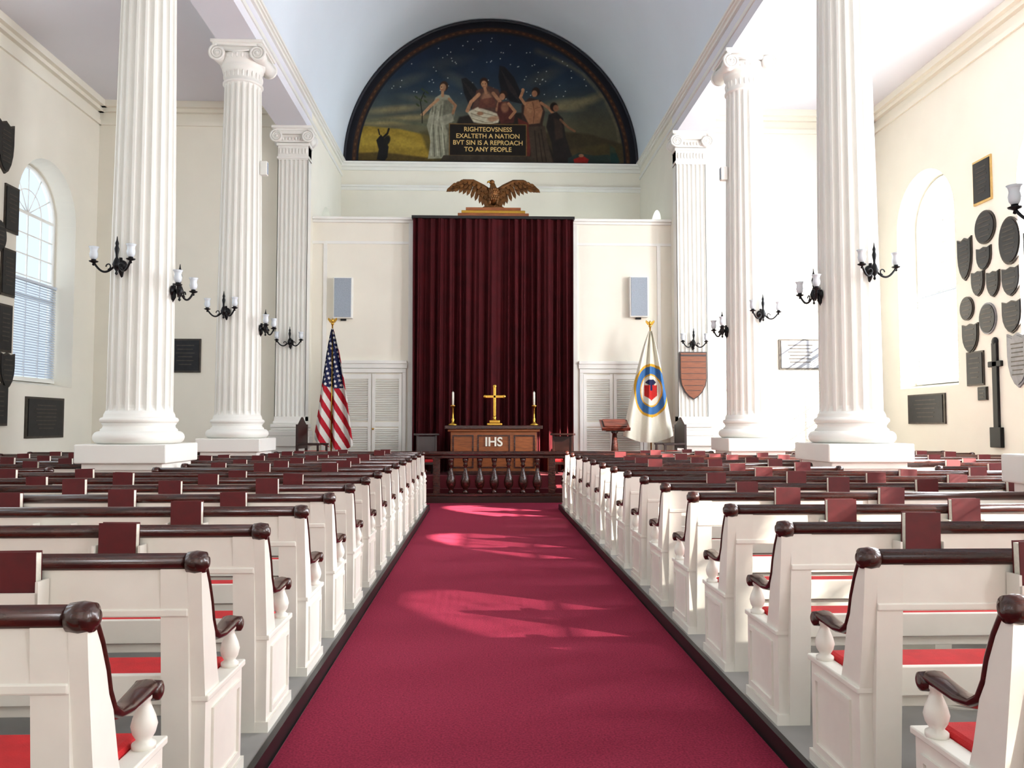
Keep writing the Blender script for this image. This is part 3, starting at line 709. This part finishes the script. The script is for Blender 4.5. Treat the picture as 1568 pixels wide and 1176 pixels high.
def S_(pts,w,c,soft=0.8,op=1):
    dm=np.full_like(px,1e9)
    for i in range(len(pts)-1):
        x0,y0=pts[i];x1,y1=pts[i+1]; L2=(x1-x0)**2+(y1-y0)**2+1e-9; t=np.clip(((px-x0)*(x1-x0)+(py-y0)*(y1-y0))/L2,0,1)
        dm=np.minimum(dm,np.hypot(px-x0-t*(x1-x0),py-y0-t*(y1-y0)))
    bl_(np.clip((w/2-dm)/soft+0.5,0,1)*op,K(*c))
stops=[(23,K(18,26,42)),(90,K(28,44,64)),(130,K(44,60,74)),(165,K(76,84,80)),(190,K(106,102,76)),(248,K(80,70,46))]
ys=[s[0] for s in stops]
for ch in range(3): C[...,ch]=np.interp(py,ys,[s[1][ch] for s in stops])
C*= (0.80+0.34*N1)[...,None]
bl_(np.clip((px-800)/100,0,1)*np.clip((py-110)/60,0,1)*0.6,K(62,58,44))
S_([(820,70),(870,90),(915,125),(945,175),(960,240)],9,(96,90,70),8,0.5)
S_([(845,80),(890,104),(925,145),(944,190),(950,235)],4,(126,116,90),3,0.4)
for (x,y,rx,ry,a,o) in ((600,165,42,5,-6,.6),(625,178,40,4,-4,.6),(650,150,34,6,8,.3),(585,186,30,4,0,.7),(870,152,34,7,-6,.5),(905,144,24,6,-20,.4),(855,160,30,5,0,.5),(700,120,30,8,30,.2),(830,110,30,9,-25,.2),(620,120,30,7,-20,.2),(680,90,34,8,-10,.15)):
    E(x,y,rx,ry,a,(164,144,96),1.2,o)
P_([(520,196),(560,192),(610,196),(655,206),(690,214),(690,250),(520,250)],(150,124,44),3)
P_([(520,206),(570,203),(620,210),(650,222),(640,228),(580,222),(520,224)],(176,148,56),4,.7)
P_([(520,236),(580,232),(650,240),(690,236),(700,250),(520,250)],(84,68,30),3)
P_([(640,200),(690,190),(700,250),(660,250)],(80,72,40),5,.7)
P_([(800,205),(850,196),(900,200),(975,222),(975,250),(800,250)],(60,52,34),4)
P_([(850,226),(930,216),(975,235),(975,250),(850,250)],(82,68,40),5,.5)
S_([(520,186),(600,182),(655,190)],4,(84,92,74),4,.6)
rs=np.random.RandomState(9); placed=0
while placed<85:
    x=rs.uniform(570,930); y=rs.uniform(42,150)
    if math.hypot((x-750)/225,(248-y)/225)<0.88: E(x,y,0.9,0.9,0,(215,218,208),.9,.8); placed+=1
P_([(574,244),(577,228),(573,214),(580,205),(586,212),(592,224),(590,240),(586,246)],(22,20,20),1.5)
S_([(584,209),(590,203),(592,196)],3,(25,22,20)); S_([(578,205),(576,197)],2,(25,22,20)); E(589,214,5,8,20,(28,26,22),.4)
P_([(663,146),(672,140),(684,142),(691,152),(693,172),(688,186),(692,214),(694,240),(652,242),(656,214),(650,190),(655,168)],(150,148,126),1.5)
P_([(676,150),(688,150),(692,176),(686,190),(690,238),(678,240),(682,200),(674,178)],(98,96,80),2,.75)
for q in ([(664,160),(660,190),(662,238)],[(672,158),(668,196),(672,238)],[(668,180),(676,205),(680,238)],[(660,150),(658,172)],[(684,196),(686,236)]): S_(q,1.4,(84,80,66),1.4,.8)
for q in ([(660,170),(656,205),(657,236)],[(668,168),(664,200),(667,236)],[(674,190),(676,236)]): S_(q,1.6,(200,195,172),1.4,.7)
E(676,128,6.5,8,8,(60,38,24),.3); E(674.5,130,4.6,6.2,8,(182,140,104),.3); E(677,131,2.4,5.4,8,(140,100,74),.5,.6); E(672.5,129.2,1,.7,0,(50,30,20)); S_([(671.5,133.5),(674.5,133.8)],.8,(130,60,46)); S_([(674,137),(674,143)],4.5,(176,132,96))
S_([(667,149),(655,160),(644,172)],4.5,(184,140,104),1); S_([(684,148),(694,158),(690,170)],4.5,(160,118,86),1); E(643,173,2.6,2.2,0,(190,146,108))
S_([(643,186),(643,172),(640,152),(646,138)],1.4,(34,34,24))
for q in ((640,150),(646,144),(636,158),(648,152),(650,138),(634,146),(644,134)): E(q[0],q[1],3.5,1.5,40,(56,68,40),.5,.9)
P_([(655,168),(668,176),(688,170),(692,182),(672,192),(652,186)],(172,168,146),2,.6)
P_([(690,200),(700,176),(728,170),(800,168),(826,180),(836,215),(852,246),(684,246)],(34,28,24),3)
P_([(703,116),(710,114),(722,124),(738,146),(746,172),(730,176),(716,160),(707,138)],(30,29,30),2)
P_([(762,94),(770,96),(784,112),(794,134),(797,154),(778,150),(764,134),(760,112)],(26,25,28),2)
for k in range(7):
    S_([(706+k*4,120+k*4),(720+k*4,146+k*5)],.8,(66,60,54),1,.7); S_([(765+k*3.4,102+k*5),(778+k*2.6,134+k*3)],.8,(64,58,52),1,.7)
P_([(726,134),(744,126),(760,132),(766,150),(772,170),(760,182),(726,182),(716,172),(722,152)],(88,60,50),2)
P_([(712,168),(728,160),(748,166),(764,172),(760,184),(744,188),(722,184)],(196,186,160),2)
for q in ([(718,170),(736,176),(756,178)],[(724,166),(742,170),(758,174)],[(720,178),(740,184),(752,183)]): S_(q,1.2,(124,112,90),1.2,.9)
E(738,121,6.5,7.5,-10,(52,28,18),.3); E(738,124,4.6,5.8,-10,(188,138,100),.3); E(741,125,2.2,5,-10,(140,96,70),.5,.5); E(736,123.3,.8,.6,0,(50,30,20)); E(740,123.3,.8,.6,0,(50,30,20)); S_([(736.6,127.5),(739.6,127.5)],.7,(130,60,46)); S_([(739,130),(741,137)],4.5,(176,126,92))
S_([(730,140),(718,152),(712,166)],5.5,(184,134,98),1.2); S_([(752,138),(762,150),(758,164)],5.5,(168,120,88),1.2); E(742,146,8,10,0,(178,130,98),.5,.75); P_([(732,148),(752,144),(758,160),(730,162)],(104,58,46),2,.8)
E(732,170,5,3,0,(150,110,82),.5)
E(768,140,6,7,10,(46,28,20),.3); E(766,143,4.4,5.4,10,(176,124,90),.3); P_([(760,152),(776,150),(786,166),(784,184),(764,186),(758,170)],(80,40,34),2)
E(770,160,6,8,0,(164,116,84),.5,.7); S_([(776,154),(786,166),(778,176)],4.5,(172,122,88),1)
E(752,178,9,4,-10,(160,112,82),.5,.7)
P_([(796,156),(808,144),(826,148),(832,166),(828,186),(834,214),(846,246),(812,246),(806,214),(796,190)],(54,38,32),2)
P_([(801,151),(822,147),(829,164),(824,184),(807,186),(799,170)],(160,110,78),2); E(808,162,4,9,10,(186,134,96),.8,.7); S_([(813,151),(816,166),(814,184)],1.1,(100,64,46),1,.8); S_([(805,160),(812,162)],1,(110,70,50),1,.7); S_([(817,161),(824,159)],1,(110,70,50),1,.7)
E(818,134.5,6.2,7,0,(40,24,18),.3); E(816,137.5,4.3,5.2,0,(166,116,84),.3)
S_([(801,154),(794,144),(798,134)],4.5,(172,122,88),1); S_([(826,152),(838,160),(846,170)],4.5,(160,112,80),1); E(798,132,2.6,2.8,0,(180,130,94))
P_([(790,176),(806,184),(812,206),(808,244),(794,240),(792,206)],(104,42,32),2,.9); P_([(806,190),(832,188),(836,214),(844,246),(812,246)],(68,56,44),2)
for q in ([(816,196),(820,244)],[(826,194),(834,244)],[(800,186),(802,238)],[(822,200),(828,244)]): S_(q,1.4,(34,24,20),1.2,.8)
P_([(838,170),(850,166),(860,176),(864,204),(872,230),(880,248),(846,248),(842,214),(834,190)],(36,30,28),2)
E(846,158,6,7,0,(30,20,16),.3); E(849,160,4.4,5.4,0,(140,96,70),.3); S_([(856,178),(868,190),(878,196)],3.6,(126,88,62),1); P_([(846,176),(858,180),(860,206),(848,210)],(72,56,42),3,.6)
P_([(868,238),(884,230),(908,234),(930,232),(946,242),(946,250),(866,250)],(38,54,50),2,.9); P_([(876,240),(890,234),(900,240),(896,250),(878,250)],(150,30,24),1.5); E(888,234,4,2.6,0,(166,112,82),.4); P_([(932,216),(940,222),(948,244),(934,248)],(30,58,54),2)
for k in range(7): E(905+k*9,222+4*math.sin(k*2),9,4,-10,(72,64,36),.8,.5)
P_([(684,186),(804,186),(804,237),(684,237)],(120,92,50),.8); P_([(685.5,187.5),(802.5,187.5),(802.5,235.5),(685.5,235.5)],(28,22,18),.8)
P_([(676,236),(812,236),(818,246),(670,246)],(58,50,40),1.2)
rr=np.sqrt(((px-750)/225)**2+((248-py)/225)**2)
bl_(np.clip((rr-0.905)/0.006,0,1),K(26,26,34)); bl_(np.clip((rr-0.92)/0.004,0,1)*np.clip((0.952-rr)/0.004,0,1),K(64,40,26))
for k in range(60):
    a=math.pi*(k+0.5)/60; E(750+225*0.936*math.cos(a),248-225*0.936*math.sin(a),2.6,1.3,-math.degrees(a)+90,(104,70,40),.6,.8)
bl_(np.clip((rr-0.962)/0.004,0,1),K(20,20,28)); bl_(np.clip((py-245)/1.2,0,1),K(22,20,24))
Cl=np.clip(C,0,1); Cl=np.where(Cl<=0.04045,Cl/12.92,((Cl+0.055)/1.055)**2.4)*0.80
RM=3.97
vx=(px-750)/225*RM; vz=(248-py)/225*RM
idx=np.arange(W_*H_).reshape(H_,W_)
verts=np.stack([vx.ravel(),np.zeros(W_*H_),vz.ravel()],1)
q=np.stack([idx[:-1,:-1],idx[:-1,1:],idx[1:,1:],idx[1:,:-1]],-1)
ok=(rr[1:,1:]<1.0)&(rr[1:,:-1]<1.0)
q=q[ok].reshape(-1,4)
used=np.unique(q); remap=-np.ones(W_*H_,int); remap[used]=np.arange(len(used)); q=remap[q]
me=bpy.data.meshes.new('lunette_mural'); me.vertices.add(len(used)); me.vertices.foreach_set('co',verts[used].astype(np.float32).ravel())
me.loops.add(q.size); me.loops.foreach_set('vertex_index',q.astype(np.int32).ravel()); me.polygons.add(len(q)); me.polygons.foreach_set('loop_start',np.arange(0,q.size,4,dtype=np.int32)); me.polygons.foreach_set('loop_total',np.full(len(q),4,dtype=np.int32))
me.update(calc_edges=True); me.validate()
at=me.color_attributes.new('Col','FLOAT_COLOR','POINT'); arr=np.ones((len(used),4),np.float32); arr[:,:3]=Cl.reshape(-1,3)[used]; at.data.foreach_set('color',arr.ravel())
me.materials.append(attr_mat('mural_paint',0.75,25,0.12))
ZL=8.62
mural=inst('lunette_mural',me,(XC,YLUN-0.03,ZL))
o=inst('inscription',text_mesh('RIGHTEOVSNESS\nEXALTETH A NATION\nBVT SIN IS A REPROACH\nTO ANY PEOPLE',0.175,M_goldp,0.002,spacing=1.05,bold=0.002)); o.rotation_euler=(math.pi/2,0,0)
o.location=((744-750)/225*RM,-0.01,(248-211)/225*RM); o.parent=mural
b=B(); pts=[(XC+RM*1.0*math.cos(math.pi*i/64),YLUN-0.04,ZL+RM*math.sin(math.pi*i/64)) for i in range(65)]
b.tube(pts,0.04,M_navy,8); b.box(XC-RM,XC+RM,YLUN-0.07,YLUN-0.0,ZL-0.04,ZL+0.03,M_navy)
b.obj('trim_6')

# ------------------------------------------------------------------ lighting
w=bpy.data.worlds.new('sky'); scene.world=w; w.use_nodes=True; nt=w.node_tree; bg=nt.nodes['Background']
tc=nt.nodes.new('ShaderNodeTexCoord'); sx=nt.nodes.new('ShaderNodeSeparateXYZ'); nt.links.new(tc.outputs['Generated'],sx.inputs[0])
mr=nt.nodes.new('ShaderNodeMapRange'); mr.inputs['From Min'].default_value=-0.4; mr.inputs['From Max'].default_value=0.6; mr.inputs['To Min'].default_value=1.25; mr.inputs['To Max'].default_value=16.0
nt.links.new(sx.outputs['X'],mr.inputs['Value']); nt.links.new(mr.outputs['Result'],bg.inputs['Strength']); bg.inputs['Color'].default_value=(0.70,0.82,0.95,1)
sl=bpy.data.lights.new('sun','SUN'); sl.energy=40; sl.angle=0.009; sl.color=(1,0.93,0.82)
so=bpy.data.objects.new('sun',sl); scene.collection.objects.link(so); d=Vector((-2.0,1.4,-1.3)); so.rotation_euler=d.to_track_quat('-Z','Y').to_euler(); so.location=(20,-10,15)
def area(name,loc,dirv,sx,sy,p,col):
    l=bpy.data.lights.new(name,'AREA'); l.shape='RECTANGLE'; l.size=sx; l.size_y=sy; l.energy=p; l.color=col
    o=bpy.data.objects.new(name,l); o.location=loc; o.rotation_euler=Vector(dirv).to_track_quat('-Z','Z').to_euler(); scene.collection.objects.link(o); return o
for y in WIN_Y[1:]:
    area('window_daylight',(XR+0.25,y,4.4),(-1,0,0),3.6,1.8,(560 if y>11 else (420 if y>7 else 310)),(0.98,0.98,1.0))
    area('window_daylight',(XL-0.25,y,4.4),(1,0,0),3.6,1.8,50,(0.84,0.92,1.0))
area('rear_fill_light',(XC,YB+0.1,5.8),(0,1,0),5,9,150,(0.96,0.97,1.0))  # added soft frontal fill behind the camera; no window in the back wall
# ------------------------------------------------------------------ camera
cam=bpy.data.cameras.new('camera'); cam.sensor_width=36; cam.lens=1230/1568*36; cam.clip_end=200
co=bpy.data.objects.new('camera',cam); co.location=(0,0,1.55); co.rotation_euler=(math.radians(90+2.88),0,math.radians(-2.05)); scene.collection.objects.link(co)
scene.camera=co
scene.view_settings.view_transform='Standard'; scene.view_settings.look='None'; scene.view_settings.exposure=0.0
print('verts',sum(len(m.vertices) for m in bpy.data.meshes))
